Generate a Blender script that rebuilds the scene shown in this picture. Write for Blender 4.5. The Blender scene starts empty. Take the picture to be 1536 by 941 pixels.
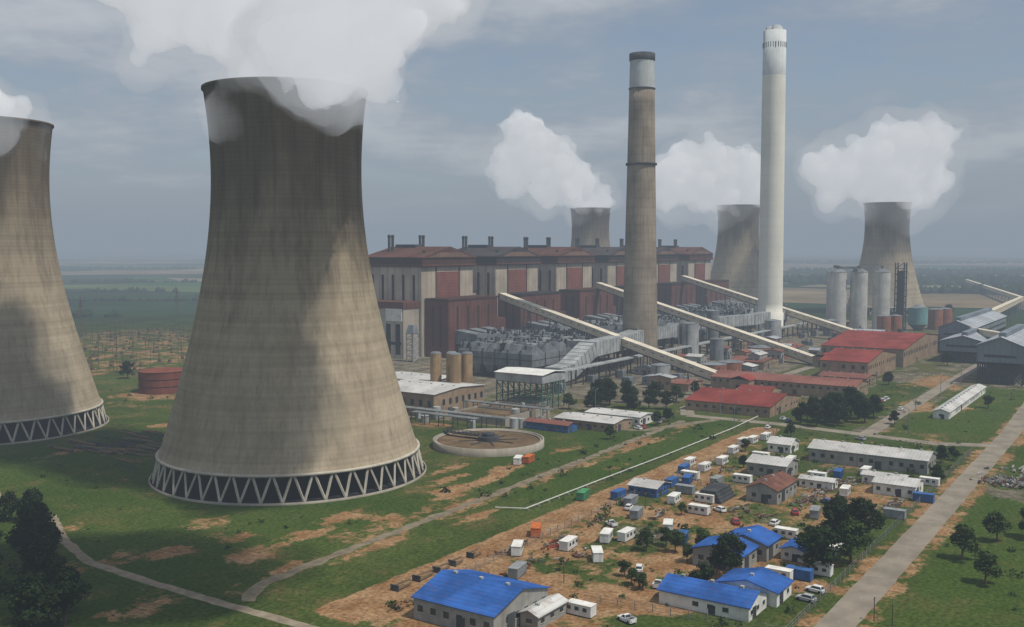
import bpy, bmesh, math, random
import numpy as np
from mathutils import Vector, Matrix, noise as mnoise
random.seed(7)
rnd=random.random
def ru(a,b): return a+(b-a)*random.random()
SC=bpy.context.scene
COL=SC.collection
# ---- site survey grid: s runs along the boiler house row, t runs out from it (metres)
TH=math.atan2(.83,.557); DX,DY=math.cos(TH),math.sin(TH); NX,NY=DY,-DX
OX,OY=-46.0,722.0
def W(s,t,z=0.0): return (OX+s*DX+t*NX, OY+s*DY+t*NY, z)

# ================= materials =================
MATS={}
def node(nt,typ,**kw):
    n=nt.nodes.new(typ)
    for k,v in kw.items(): setattr(n,k,v)
    return n
def newmat(name):
    m=bpy.data.materials.new(name); m.use_nodes=True
    nt=m.node_tree; b=nt.nodes['Principled BSDF']
    return m,nt,b
def to_diffuse(nt,b,colsock):
    d=node(nt,'ShaderNodeBsdfDiffuse'); out=[n for n in nt.nodes if n.type=='OUTPUT_MATERIAL'][0]
    nt.links.new(colsock,d.inputs['Color']); nt.links.new(d.outputs[0],out.inputs['Surface']); nt.nodes.remove(b)
def sitecoord(nt):
    g=node(nt,'ShaderNodeNewGeometry'); r=node(nt,'ShaderNodeVectorRotate',rotation_type='Z_AXIS')
    r.inputs['Angle'].default_value=-TH
    nt.links.new(g.outputs['Position'],r.inputs['Vector']); return r.outputs[0]
def mixc(nt,f,a,b,bt='MIX'):
    m=node(nt,'ShaderNodeMix',data_type='RGBA',blend_type=bt)
    for sock,v in ((m.inputs[0],f),(m.inputs[6],a),(m.inputs[7],b)):
        if hasattr(v,'is_linked') or hasattr(v,'links'): nt.links.new(v,sock)
        elif isinstance(v,(int,float)): sock.default_value=v if sock==m.inputs[0] else (v,v,v,1)
        else: sock.default_value=(*v,1)
    return m.outputs[2]
def math_(nt,op,a,b=None,c=None,clamp=False):
    m=node(nt,'ShaderNodeMath',operation=op,use_clamp=clamp)
    for i,v in enumerate((a,b,c)):
        if v is None: continue
        if hasattr(v,'links'): nt.links.new(v,m.inputs[i])
        else: m.inputs[i].default_value=v
    return m.outputs[0]
def noise_(nt,vec,scale,detail=5,rough=.6):
    n=node(nt,'ShaderNodeTexNoise'); n.inputs['Scale'].default_value=scale
    n.inputs['Detail'].default_value=detail; n.inputs['Roughness'].default_value=rough
    nt.links.new(vec,n.inputs['Vector']); return n.outputs['Fac']
def mapping(nt,vec,scale=(1,1,1),loc=(0,0,0)):
    m=node(nt,'ShaderNodeMapping'); m.inputs['Scale'].default_value=scale; m.inputs['Location'].default_value=loc
    nt.links.new(vec,m.inputs['Vector']); return m.outputs[0]
def ramp(nt,f,lo,hi):
    m=node(nt,'ShaderNodeMapRange',interpolation_type='SMOOTHSTEP'); m.inputs[1].default_value=lo; m.inputs[2].default_value=hi
    nt.links.new(f,m.inputs[0]); return m.outputs[0]
def mat(name,col,var=.25,ns=.15,streak=.25,rough=.8,stripe=None,spec=.25,metal=0,rust=0,rnd_obj=0):
    """weathered surface: broad tone variation, vertical run-off streaks, optional sheet ribs"""
    if name in MATS: return MATS[name]
    m,nt,b=newmat(name); v=sitecoord(nt)
    n1=noise_(nt,v,ns,3); dark=tuple(c*(1-var) for c in col); lite=tuple(min(1,c*(1+var*.7)) for c in col)
    c=mixc(nt,ramp(nt,n1,.3,.7),dark,lite)
    if streak:
        n2=noise_(nt,mapping(nt,v,(.7,.7,.03)),1.2,2); c=mixc(nt,math_(nt,'MULTIPLY',ramp(nt,n2,.45,.8),streak),c,tuple(x*.35 for x in col))
    if rust:
        n3=noise_(nt,v,ns*5,3); c=mixc(nt,math_(nt,'MULTIPLY',ramp(nt,n3,.55,.7),rust),c,(.16,.07,.035))
    if stripe:
        ax,per,dep=stripe
        sp=node(nt,'ShaderNodeSeparateXYZ'); nt.links.new(v,sp.inputs[0])
        fr=math_(nt,'FRACT',math_(nt,'DIVIDE',sp.outputs[ax],per))
        w=ramp(nt,math_(nt,'ABSOLUTE',math_(nt,'SUBTRACT',fr,.5)),.32,.5)
        c=mixc(nt,math_(nt,'MULTIPLY',w,dep),c,tuple(x*.3 for x in col))
    if rnd_obj:
        oi=node(nt,'ShaderNodeObjectInfo')
        c=mixc(nt,math_(nt,'MULTIPLY',oi.outputs['Random'],rnd_obj),c,tuple(x*.4 for x in col))
    if spec<=.25: to_diffuse(nt,b,c)
    else:
        nt.links.new(c,b.inputs['Base Color']); b.inputs['Roughness'].default_value=rough
        b.inputs['Specular IOR Level'].default_value=spec; b.inputs['Metallic'].default_value=metal
    MATS[name]=m; return m
def M_towers():
    m,nt,b=newmat('cooling_tower_concrete'); tc=node(nt,'ShaderNodeTexCoord'); v=tc.outputs['Object']
    sp=node(nt,'ShaderNodeSeparateXYZ'); nt.links.new(v,sp.inputs[0]); z=sp.outputs[2]
    n1=noise_(nt,mapping(nt,v,(.05,.05,.014)),1.6,4,.65)
    n2=noise_(nt,mapping(nt,v,(.40,.40,.012)),1.0,4,.65)
    n3=noise_(nt,mapping(nt,v,(.9,.9,.02)),1.0,3,.6)
    nb=noise_(nt,mapping(nt,v,(.004,.004,.28)),1.0,2)
    base=mixc(nt,ramp(nt,n1,.3,.7),(.33,.275,.195),(.46,.39,.285))
    zn=math_(nt,'ADD',z,math_(nt,'MULTIPLY',math_(nt,'SUBTRACT',n1,.5),130)); g=ramp(nt,zn,50,118)
    base=mixc(nt,math_(nt,'MULTIPLY',g,.82),base,(.092,.072,.053))
    sk=math_(nt,'ADD',math_(nt,'MULTIPLY',g,.40),.26)
    base=mixc(nt,math_(nt,'MULTIPLY',ramp(nt,n2,.42,.72),sk),base,(.085,.066,.048))
    base=mixc(nt,math_(nt,'MULTIPLY',ramp(nt,n3,.5,.75),.25),base,(.075,.06,.045))
    base=mixc(nt,math_(nt,'MULTIPLY',ramp(nt,nb,.4,.7),.30),base,(.12,.095,.065))
    fr=math_(nt,'FRACT',math_(nt,'DIVIDE',z,1.55)); line=ramp(nt,fr,.78,.95)
    base=mixc(nt,math_(nt,'MULTIPLY',line,math_(nt,'ADD',math_(nt,'MULTIPLY',g,.18),.10)),base,(.06,.047,.035))
    at=math_(nt,'ARCTAN2',sp.outputs[1],sp.outputs[0]); fa=math_(nt,'FRACT',math_(nt,'MULTIPLY',at,96/6.2832)); vl=ramp(nt,fa,.86,.97)
    base=mixc(nt,math_(nt,'MULTIPLY',vl,.07),base,(.07,.055,.04))
    to_diffuse(nt,b,base)
    return m
CT=M_towers()
conc=mat('concrete',(.33,.30,.25),.2,.1,.3)
conc_lt=mat('concrete_light',(.52,.49,.42),.15,.1,.3)
legc=mat('concrete_leg',(.46,.43,.36),.15,.3,.15)
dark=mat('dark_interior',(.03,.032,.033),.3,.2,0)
beige=mat('concrete_panel',(.43,.375,.30),.2,.06,.4,stripe=(0,6.0,.25))
beige2=mat('concrete_panel_end',(.47,.415,.34),.2,.06,.4,stripe=(1,7.5,.4))
brick=mat('red_cladding',(.140,.062,.050),.25,.05,.35,stripe=(0,5.0,.35))
brickd=mat('brick_dark_louvre',(.055,.03,.027),.25,.1,.2)
redpan=mat('red_louvre_panel',(.22,.085,.07),.18,.08,.3,stripe=(2,2.2,.35))
roofbr=mat('brown_sheet_roof',(.11,.055,.045),.3,.05,.2,stripe=(0,4,.2))
roofgr=mat('dark_grey_sheet_roof',(.065,.058,.060),.3,.05,.2,stripe=(0,4,.2))
fascia=mat('brown_fascia',(.075,.040,.034),.2,.1,.2)
fasciag=mat('dark_grey_fascia',(.042,.038,.040),.2,.1,.2)
pedi=mat('gable_boarding',(.20,.125,.095),.2,.1,.25,stripe=(0,4,.3))
steel=mat('grey_steel',(.19,.21,.225),.3,.15,.35)
steeld=mat('dark_steel',(.07,.077,.082),.3,.2,.2)
steell=mat('pale_steel',(.37,.39,.39),.25,.12,.35)
bluegrey=mat('bluegrey_sheet',(.20,.235,.27),.2,.05,.3,stripe=(1,3,.25))
bluegreyr=mat('bluegrey_roof',(.34,.37,.40),.2,.05,.1,stripe=(1,3,.2))
cream=mat('cream_conveyor_sheet',(.60,.53,.41),.15,.1,.3,stripe=(1,3,.15))
creamr=mat('cream_conveyor_roof',(.66,.60,.48),.15,.1,.2)
white=mat('white_paint',(.70,.70,.66),.15,.3,.25)
whiter=mat('white_sheet_roof',(.52,.52,.50),.2,.08,.1,stripe=(1,1.2,.25),rust=.35)
bluer=mat('blue_sheet_roof',(.035,.115,.37),.3,.15,.1,stripe=(0,1.3,.3),rust=.25)
redr=mat('red_sheet_roof',(.235,.055,.047),.28,.06,.1,stripe=(0,2.5,.25),rust=.2)
redr2=mat('faded_red_roof',(.23,.10,.08),.25,.06,.1,stripe=(1,2.5,.25))
rustr=mat('redbrown_sheet_roof',(.17,.085,.065),.3,.2,.1,stripe=(1,1.2,.25),rust=.4)
tanw=mat('tan_brick_wall',(.30,.22,.15),.2,.2,.25)
greyw=mat('grey_plaster_wall',(.30,.30,.28),.2,.3,.35)
glass=mat('window_glass',(.03,.04,.05),.3,.5,0,rough=.15,spec=.6)
siloB=mat('brown_silo_concrete',(.33,.23,.13),.2,.2,.3)
siloW=mat('pale_silo_concrete',(.50,.50,.47),.2,.07,.45)
stackc=mat('chimney_concrete',(.29,.245,.19),.28,.05,.5,stripe=(2,6,.14))
stackt=mat('chimney_pale_band',(.47,.50,.50),.12,.1,.3)
stackw=mat('white_chimney',(.76,.75,.66),.08,.03,.12,stripe=(2,9,.04))
stackw2=mat('white_chimney_top',(.60,.63,.62),.10,.1,.2)
teal=mat('teal_tank',(.18,.36,.36),.2,.1,.3)
tankred=mat('redbrown_tank',(.20,.07,.05),.2,.15,.3)
tankorg=mat('orange_tank',(.30,.13,.08),.2,.15,.3)
tyre=mat('tyre',(.02,.02,.02),.2,1,0)
green=mat('green_steel',(.10,.20,.15),.3,.3,.2)
sludge=mat('brown_water',(.15,.105,.062),.3,.12,0)
bark=mat('bark',(.10,.07,.05),.3,2,0)
leafA=mat('leaf_dark',(.024,.042,.016),.5,.6,0,rnd_obj=.35)
leafB=mat('leaf_green',(.048,.078,.023),.5,.6,0,rnd_obj=.35)
forestm=mat('forest_leaf',(.028,.048,.026),.4,.02,0)
gant=mat('gantry_steel',(.11,.08,.068),.3,.2,0)
contm=[mat('container_white',(.70,.71,.69),.12,.5,.3,stripe=(0,.9,.2)),mat('container_blue',(.05,.13,.33),.2,.5,.2,stripe=(0,.9,.2)),mat('container_orange',(.50,.15,.05),.2,.5,.2,stripe=(0,.9,.2)),mat('container_green',(.07,.25,.12),.2,.5,.2,stripe=(0,.9,.2)),mat('container_grey',(.26,.28,.29),.2,.5,.2,stripe=(0,.9,.2))]
carm=[mat('car_white',(.75,.75,.74),.04,1,0,rough=.3,spec=.5),mat('car_red',(.35,.03,.03),.05,1,0,rough=.3,spec=.5),mat('car_silver',(.4,.41,.42),.05,1,0,rough=.3,spec=.5),mat('car_blue',(.05,.09,.25),.05,1,0,rough=.3,spec=.5)]

# ================= mesh builder =================
class Part:
    def __init__(s,f): s.f=f; s.v=[]; s.fc=[]; s.sm=[]
    def add(s,pts,faces,smooth=False):
        o=len(s.v); s.v+= [s.f(*p) for p in pts]
        for q in faces: s.fc.append([o+i for i in q]); s.sm.append(smooth)
        return s
    def hexa(s,p): return s.add(p,[(0,1,2,3),(4,7,6,5),(0,4,5,1),(1,5,6,2),(2,6,7,3),(3,7,4,0)])
    def box(s,x0,x1,y0,y1,z0,z1):
        return s.hexa([(x0,y0,z0),(x1,y0,z0),(x1,y1,z0),(x0,y1,z0),(x0,y0,z1),(x1,y0,z1),(x1,y1,z1),(x0,y1,z1)])
    def frus(s,x0,x1,y0,y1,z0,z1,i,j=None):
        j=i if j is None else j
        return s.hexa([(x0,y0,z0),(x1,y0,z0),(x1,y1,z0),(x0,y1,z0),(x0+i,y0+j,z1),(x1-i,y0+j,z1),(x1-i,y1-j,z1),(x0+i,y1-j,z1)])
    def lathe(s,cx,cy,prof,n=32,cap0=True,cap1=True):
        pts=[(cx+r*math.cos(2*math.pi*k/n),cy+r*math.sin(2*math.pi*k/n),z) for (r,z) in prof for k in range(n)]
        fs=[(i*n+k,i*n+(k+1)%n,(i+1)*n+(k+1)%n,(i+1)*n+k) for i in range(len(prof)-1) for k in range(n)]
        s.add(pts,fs,True)
        if cap0: s.add(pts[:n],[tuple(range(n))])
        if cap1: s.add(pts[-n:],[tuple(range(n))])
        return s
    def cyl(s,cx,cy,z0,z1,r0,r1=None,n=20): return s.lathe(cx,cy,[(r0,z0),(r0 if r1 is None else r1,z1)],n)
    def beam(s,p,q,w,h=None):
        h=h or w; p=Vector(p);q=Vector(q);d=(q-p)
        if d.length<1e-6: return s
        d.normalize(); up=Vector((0,0,1)) if abs(d.z)<.95 else Vector((1,0,0))
        a=d.cross(up).normalized()*w/2; b=a.cross(d).normalized()*h/2
        return s.hexa([p-a-b,p+a-b,p+a+b,p-a+b,q-a-b,q+a-b,q+a+b,q-a+b])
    def roof(s,x0,x1,y0,y1,ze,zr,axis='x',ov=.5,th=.18):
        if axis=='x':
            ym=(y0+y1)/2; k=(zr-ze)/(ym-y0); zo=ze-k*ov
            for ya in (y0-ov,y1+ov):
                s.hexa([(x0-ov,ya,zo),(x1+ov,ya,zo),(x1+ov,ym,zr),(x0-ov,ym,zr),(x0-ov,ya,zo+th),(x1+ov,ya,zo+th),(x1+ov,ym,zr+th),(x0-ov,ym,zr+th)])
        else:
            xm=(x0+x1)/2; k=(zr-ze)/(xm-x0); zo=ze-k*ov
            for xa in (x0-ov,x1+ov):
                s.hexa([(xa,y0-ov,zo),(xm,y0-ov,zr),(xm,y1+ov,zr),(xa,y1+ov,zo),(xa,y0-ov,zo+th),(xm,y0-ov,zr+th),(xm,y1+ov,zr+th),(xa,y1+ov,zo+th)])
        return s
    def house(s,x0,x1,y0,y1,z0,ze,zr,axis='x'):
        if axis=='x':
            ym=(y0+y1)/2; P=[(x,y,z) for x in (x0,x1) for (y,z) in ((y0,z0),(y1,z0),(y1,ze),(ym,zr-.02),(y0,ze))]
        else:
            xm=(x0+x1)/2; P=[(x,y,z) for y in (y0,y1) for (x,z) in ((x0,z0),(x1,z0),(x1,ze),(xm,zr-.02),(x0,ze))]
        return s.add(P,[(0,1,2,3,4),(5,9,8,7,6),(0,5,6,1),(1,6,7,2),(2,7,8,3),(3,8,9,4),(4,9,5,0)])
    def mesh(s,name,mt):
        me=bpy.data.meshes.new(name); me.from_pydata([tuple(v) for v in s.v],[],s.fc)
        me.polygons.foreach_set('use_smooth',s.sm)
        bm=bmesh.new(); bm.from_mesh(me); bmesh.ops.recalc_face_normals(bm,faces=bm.faces); bm.to_mesh(me); bm.free()
        me.materials.append(mt); return me
class Thing:
    def __init__(s,name,cs=0,ct=0,local=False):
        s.name=name; s.parts={}; s.local=local
        s.o=(0,0,0) if local else W(cs,ct)
        o=s.o
        s.f=(lambda x,y,z:(x,y,z)) if local else (lambda a,b,z:(OX+a*DX+b*NX-o[0],OY+a*DY+b*NY-o[1],z))
    def p(s,part,mt):
        if part not in s.parts: s.parts[part]=(Part(s.f),mt)
        return s.parts[part][0]
    def meshes(s): return [(k,P.mesh(k,m)) for k,(P,m) in s.parts.items() if P.v]
    def done(s): return place(s.name,s.meshes(),s.o)
def place(name,meshes,loc,rot=0,sc=1):
    if len(meshes)==1:
        o=bpy.data.objects.new(name,meshes[0][1]); COL.objects.link(o)
    else:
        o=bpy.data.objects.new(name,None); COL.objects.link(o); o.empty_display_size=1
        for k,me in meshes:
            c=bpy.data.objects.new(k,me); COL.objects.link(c); c.parent=o
    o.location=loc; o.rotation_euler=(0,0,rot); o.scale=(sc,sc,sc) if not isinstance(sc,tuple) else sc
    return o

# ================= camera, sun, sky =================
cd=bpy.data.cameras.new('camera'); cam=bpy.data.objects.new('camera',cd); COL.objects.link(cam)
cam.location=(0,0,80); cam.rotation_euler=(math.radians(90-3.757),0,0); cd.sensor_width=36; cd.lens=35.16; cd.clip_start=.5; cd.clip_end=60000
SC.camera=cam
SUN=Vector((.42,-.26,.87)).normalized()
sl=bpy.data.lights.new('sun','SUN'); sl.energy=3.8; sl.angle=math.radians(.6); sl.color=(1,.93,.83)
so=bpy.data.objects.new('sun',sl); COL.objects.link(so); so.rotation_euler=SUN.to_track_quat('Z','Y').to_euler(); so.location=(0,0,500)
SC.view_settings.view_transform='Standard'; SC.view_settings.look='None'; SC.view_settings.exposure=0
wd=bpy.data.worlds.new('World'); SC.world=wd; wd.use_nodes=True; nt=wd.node_tree; nt.nodes.clear()
sky=node(nt,'ShaderNodeTexSky',sky_type='NISHITA'); sky.sun_disc=False
sky.sun_elevation=math.asin(SUN.z); sky.sun_rotation=math.atan2(SUN.x,SUN.y); sky.dust_density=3; sky.air_density=1.2; sky.altitude=1500
bg=node(nt,'ShaderNodeBackground'); bg.inputs[1].default_value=.095; nt.links.new(sky.outputs[0],bg.inputs[0])
tc=node(nt,'ShaderNodeTexCoord'); sp=node(nt,'ShaderNodeSeparateXYZ'); nt.links.new(tc.outputs['Generated'],sp.inputs[0])
zz=math_(nt,'ADD',math_(nt,'MAXIMUM',sp.outputs[2],0),.16)
cb=node(nt,'ShaderNodeCombineXYZ'); nt.links.new(math_(nt,'DIVIDE',sp.outputs[0],zz),cb.inputs[0]); nt.links.new(math_(nt,'DIVIDE',sp.outputs[1],zz),cb.inputs[1])
nc=noise_(nt,mapping(nt,cb.outputs[0],(1,1,1),(3.1,7.7,0)),1.1,5,.6)
cloudc=mixc(nt,ramp(nt,nc,.43,.70),(.345,.385,.445),(.66,.67,.685))
bg2=node(nt,'ShaderNodeBackground'); nt.links.new(cloudc,bg2.inputs[0]); bg2.inputs[1].default_value=1.0
ms=node(nt,'ShaderNodeMixShader'); nt.links.new(math_(nt,'MULTIPLY',ramp(nt,nc,.28,.58),.85),ms.inputs[0])
nt.links.new(bg.outputs[0],ms.inputs[1]); nt.links.new(bg2.outputs[0],ms.inputs[2])
wo=node(nt,'ShaderNodeOutputWorld'); nt.links.new(ms.outputs[0],wo.inputs[0])
# air haze: uniform absorbing volume; its emission stands in for scattered daylight
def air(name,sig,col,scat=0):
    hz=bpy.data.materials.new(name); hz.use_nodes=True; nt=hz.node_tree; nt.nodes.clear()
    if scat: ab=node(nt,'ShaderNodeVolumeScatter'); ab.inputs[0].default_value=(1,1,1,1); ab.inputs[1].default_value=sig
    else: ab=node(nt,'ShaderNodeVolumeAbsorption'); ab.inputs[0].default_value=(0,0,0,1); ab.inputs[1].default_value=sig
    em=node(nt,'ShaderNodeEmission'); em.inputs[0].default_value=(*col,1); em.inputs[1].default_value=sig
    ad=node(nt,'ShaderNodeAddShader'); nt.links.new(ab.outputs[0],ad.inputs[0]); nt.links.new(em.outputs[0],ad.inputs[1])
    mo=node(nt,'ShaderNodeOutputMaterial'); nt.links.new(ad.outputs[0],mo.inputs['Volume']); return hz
t=Thing('haze',local=True); t.p('haze',air('air_haze',1/3300,(.27,.32,.38))).box(-40000,40000,-3000,40000,-400,380); t.done()

# ================= ground =================
xs=np.concatenate([-np.geomspace(40000,480,26),np.arange(-460,-270,10),np.arange(-270,420,3),np.arange(420,1000,20),np.geomspace(1000,40000,24)])
ys=np.concatenate([[-2500,-600,-100,50],np.arange(110,740,3),np.arange(740,1500,15),np.geomspace(1500,40000,60)])
XX,YY=np.meshgrid(xs,ys); A=XX-OX; B=YY-OY; S=A*DX+B*DY; T=A*NX+B*NY
def band(v,c,hw,f=3): return np.clip((hw+f-np.abs(v-c))/f,0,1)
def rng(v,a,b,f=6): return np.clip((v-a)/f+.5,0,1)*np.clip((b-v)/f+.5,0,1)
def seg(s0,t0,s1,t1,w,f=3):
    dx,dy=s1-s0,t1-t0; L=dx*dx+dy*dy; k=np.clip(((S-s0)*dx+(T-t0)*dy)/L,0,1)
    d=np.hypot(S-s0-k*dx,T-t0-k*dy); return np.clip((w+f-d)/f,0,1)
def blob(s,t,a,b,v=1): return v*np.clip(1.15-.62*np.hypot((S-s)/a,(T-t)/b),0,1)
dirt=np.zeros_like(S); grav=np.zeros_like(S); lush=np.zeros_like(S)
def mx(a,b): np.maximum(a,b,out=a)
mx(dirt,band(T,290,5)*rng(S,-420,-143)*1.0)
mx(dirt,rng(S,-425,-360,20)*rng(T,288,345,12)*.66); mx(dirt,rng(S,-370,-215,20)*rng(T,290,372,12)*.55)
mx(dirt,seg(-400,298,-372,345,6,6)*.85); mx(dirt,seg(-372,345,-318,350,4,6)*.75); mx(dirt,seg(-309,288,-300,350,3,5)*.8); mx(dirt,seg(-262,290,-250,370,3,5)*.7)
mx(dirt,seg(-350,300,-340,372,3,6)*.75); mx(dirt,rng(S,-215,-150,12)*rng(T,290,372,12)*.44)
mx(dirt,band(T,382,6,5)*.58*rng(S,-480,60)); mx(dirt,band(T,258,3,5)*.55*rng(S,-425,-150))
for (a,b,c,d_,v) in [(-300,232,14,4,.8),(-278,236,10,3,.7),(-385,205,12,10,.66),(-392,225,10,7,.66),(-378,240,16,6,.64),(-400,240,8,7,.66),(-360,235,12,6,.64),(-410,222,9,8,.62),(-415,180,10,10,.62),(-425,215,12,9,.66),(-350,80,20,5,.7),(-330,95,16,6,.7),(-285,60,18,7,.7),(-230,-20,44,34,.64),(-205,20,30,18,.7),(-330,268,30,4,.58),(-250,270,20,4,.5),(-300,420,26,4,.6),(-340,430,12,5,.55),(-240,240,14,6,.6),(-195,262,12,5,.6),(-40,330,40,20,.6),(60,320,60,30,.62),(-110,240,20,12,.6),(-120,335,12,6,.6),(-295,222,26,5,.62),(-375,262,30,6,.6),(-440,250,20,14,.55),(-350,250,40,10,.58),(-200,60,60,30,.55),(-140,360,30,12,.5),(-60,290,30,14,.6),(-320,245,20,8,.6),(-40,350,30,12,.5),(-324,177,66,66,.5)]: mx(dirt,blob(a,b,c,d_,v))
mx(dirt,seg(-262,238,-300,244,2,4)*.8); mx(dirt,seg(-300,244,-318,240,2,4)*.75); mx(dirt,seg(-240,120,-220,165,3,4)*.6)
mx(grav,rng(S,-120,560,12)*rng(T,-110,228,10)*.85); mx(grav,rng(S,-210,-118,8)*rng(T,95,205,8)*.6)
mx(grav,rng(S,-60,480,20)*rng(T,225,300,15)*.5); mx(grav,seg(-135,330,240,330,6,5)*.5)
mx(dirt,rng(S,-250,60,25)*rng(T,-420,-120,20)*.52); mx(grav,rng(S,40,420,20)*rng(T,280,400,15)*.55)
mx(grav,rng(S,-340,-220,15)*rng(T,300,372,10)*.36); mx(grav,blob(-215,395,16,20,.6))
mx(lush,rng(S,-310,-140)*rng(T,262,276,3)*.9); mx(lush,rng(S,-480,-100)*rng(T,390,520,4)*.75); mx(lush,rng(S,-180,-140)*rng(T,310,372,4)*.6)
mx(lush,rng(S,-120,60)*rng(T,338,374,4)*.7); mx(lush,rng(S,-470,-330)*rng(T,60,250,20)*.6); mx(lush,rng(S,-300,-160,20)*rng(T,226,254,10)*.6)
R=np.hypot(XX,YY); far=np.clip((R-900)/400,0,1)*(1-np.clip(grav*2,0,1))
Z=np.where(R>5000,(np.sin(XX/2300+1)*np.sin(YY/3100)+.5*np.sin(XX/900+YY/1700))*np.clip((R-5000)/9000,0,1)*38,0)
ny,nx=XX.shape; idx=np.arange(ny*nx).reshape(ny,nx)
fc=np.stack([idx[:-1,:-1],idx[:-1,1:],idx[1:,1:],idx[1:,:-1]],-1).reshape(-1,4)
me=bpy.data.meshes.new('ground'); nv=ny*nx
me.vertices.add(nv); me.vertices.foreach_set('co',np.stack([XX,YY,Z],-1).reshape(-1).astype(np.float32))
me.loops.add(fc.size); me.loops.foreach_set('vertex_index',fc.reshape(-1).astype(np.int32))
me.polygons.add(len(fc)); me.polygons.foreach_set('loop_start',np.arange(0,fc.size,4,dtype=np.int32)); me.polygons.foreach_set('loop_total',np.full(len(fc),4,dtype=np.int32))
me.update(calc_edges=True)
ca=me.color_attributes.new('mask','FLOAT_COLOR','POINT'); ca.data.foreach_set('color',np.stack([dirt,grav,lush,far],-1).reshape(-1).astype(np.float32))
m,nt,b=newmat('ground_soil_and_grass'); v=sitecoord(nt)
at=node(nt,'ShaderNodeAttribute',attribute_name='mask'); sc=node(nt,'ShaderNodeSeparateColor'); nt.links.new(at.outputs['Color'],sc.inputs[0])
nA=noise_(nt,v,.018,4,.6); nB=noise_(nt,v,.11,3,.65); nC=noise_(nt,v,.9,2,.7); nD=noise_(nt,mapping(nt,v,(1,1,1),(55,9,0)),.05,6,.7)
nG=noise_(nt,mapping(nt,v,(1,1,1),(15,90,0)),.22,4,.7)
c=mixc(nt,ramp(nt,nA,.35,.65),(.044,.070,.015),(.074,.100,.026))
c=mixc(nt,math_(nt,'MULTIPLY',ramp(nt,nG,.42,.68),.55),c,(.030,.049,.012))
c=mixc(nt,math_(nt,'MULTIPLY',ramp(nt,nD,.49,.66),.58),c,(.160,.115,.052))
c=mixc(nt,math_(nt,'MULTIPLY',sc.outputs[2],.7),c,(.042,.082,.014))
def patch(attr,nn,k,lo=.46,hi=.64):
    return ramp(nt,math_(nt,'ADD',attr,math_(nt,'MULTIPLY',math_(nt,'SUBTRACT',nn,.5),k)),lo,hi)
gc=mixc(nt,ramp(nt,nB,.35,.65),(.105,.090,.070),(.225,.195,.15))
dc=mixc(nt,ramp(nt,nB,.35,.65),(.25,.130,.062),(.36,.225,.125))
dc=mixc(nt,math_(nt,'MULTIPLY',ramp(nt,nG,.45,.7),.4),dc,(.15,.105,.058))
c=mixc(nt,math_(nt,'MULTIPLY',patch(sc.outputs[1],math_(nt,'SUBTRACT',1,nD),1.8),.9),c,gc)
c=mixc(nt,math_(nt,'MULTIPLY',patch(sc.outputs[0],math_(nt,'ADD',math_(nt,'MULTIPLY',nD,.6),math_(nt,'MULTIPLY',nG,.4)),2.2),.92),c,dc)
c=mixc(nt,1.0,c,mixc(nt,ramp(nt,nC,.25,.75),(.58,.58,.58),(1.32,1.32,1.27)),'MULTIPLY')
vo=node(nt,'ShaderNodeTexVoronoi'); vo.inputs['Scale'].default_value=1; nt.links.new(mapping(nt,v,(.0022,.0014,0)),vo.inputs['Vector'])
sv=node(nt,'ShaderNodeSeparateColor'); nt.links.new(vo.outputs['Color'],sv.inputs[0])
fcol=mixc(nt,ramp(nt,sv.outputs[0],.35,.5),(.035,.085,.025),(.085,.12,.045))
fcol=mixc(nt,ramp(nt,sv.outputs[1],.5,.56),fcol,(.20,.155,.10))
fcol=mixc(nt,ramp(nt,sv.outputs[2],.72,.78),fcol,(.022,.045,.022))
nF=noise_(nt,v,.004,4,.65); fcol=mixc(nt,1.0,fcol,mixc(nt,ramp(nt,nF,.3,.7),(.6,.6,.6),(1.3,1.3,1.2)),'MULTIPLY')
c=mixc(nt,at.outputs['Alpha'],c,fcol)
to_diffuse(nt,b,c)
me.materials.append(m); g=bpy.data.objects.new('ground',me); COL.objects.link(g)

# ================= roads =================
asph=mat('worn_asphalt',(.25,.22,.175),.2,.12,0,rough=.9)
track=mat('gravel_track',(.20,.17,.12),.3,.3,0,rough=1)
pathm=mat('concrete_path',(.25,.21,.155),.25,.3,0,rough=1)
paint=mat('worn_road_paint',(.34,.32,.28),.3,.5,0)
def ribbon(name,pts,w,mt,z=.02,jit=0,step=4):
    t=Thing(name,*pts[0]); P=t.p(name,mt); L=[]
    for (a,b_),(c_,d_) in zip(pts[:-1],pts[1:]):
        n=max(1,int(math.hypot(c_-a,d_-b_)/step))
        for i in range(n): L.append((a+(c_-a)*i/n,b_+(d_-b_)*i/n))
    L.append(pts[-1]); V=[]
    for i,(a,b_) in enumerate(L):
        p=L[max(0,i-2)];q=L[min(len(L)-1,i+2)]; dx,dy=q[0]-p[0],q[1]-p[1]; l=math.hypot(dx,dy)
        for sg in (-1,1):
            ww=w/2+ru(-jit,jit); V.append((a-sg*dy/l*ww,b_+sg*dx/l*ww,z))
    P.add(V,[(2*i,2*i+1,2*i+3,2*i+2) for i in range(len(L)-1)]); t.done()
ribbon('road',[(-520,382),(-300,382),(-100,381),(0,378),(120,372),(420,372)],7.6,asph,.035,.15)
ribbon('road',[(-133,246),(-132,290),(-137,331),(-141,360),(-132,378)],7,asph,.03,.15)
ribbon('road',[(-137,330),(0,328),(240,326)],7,asph,.026,.15)
ribbon('road',[(-133,246),(-112,236),(-60,234),(60,234),(300,236)],6.5,asph,.024,.15)
ribbon('road',[(-137,262),(-180,246),(-196,205),(-205,160),(-215,120)],5,track,.022,.3)
ribbon('gravel_track',[(-423,267),(-415,261),(-380,259),(-313,257),(-234,254),(-148,250)],3.4,track,.02,.7,2.5)
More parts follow.
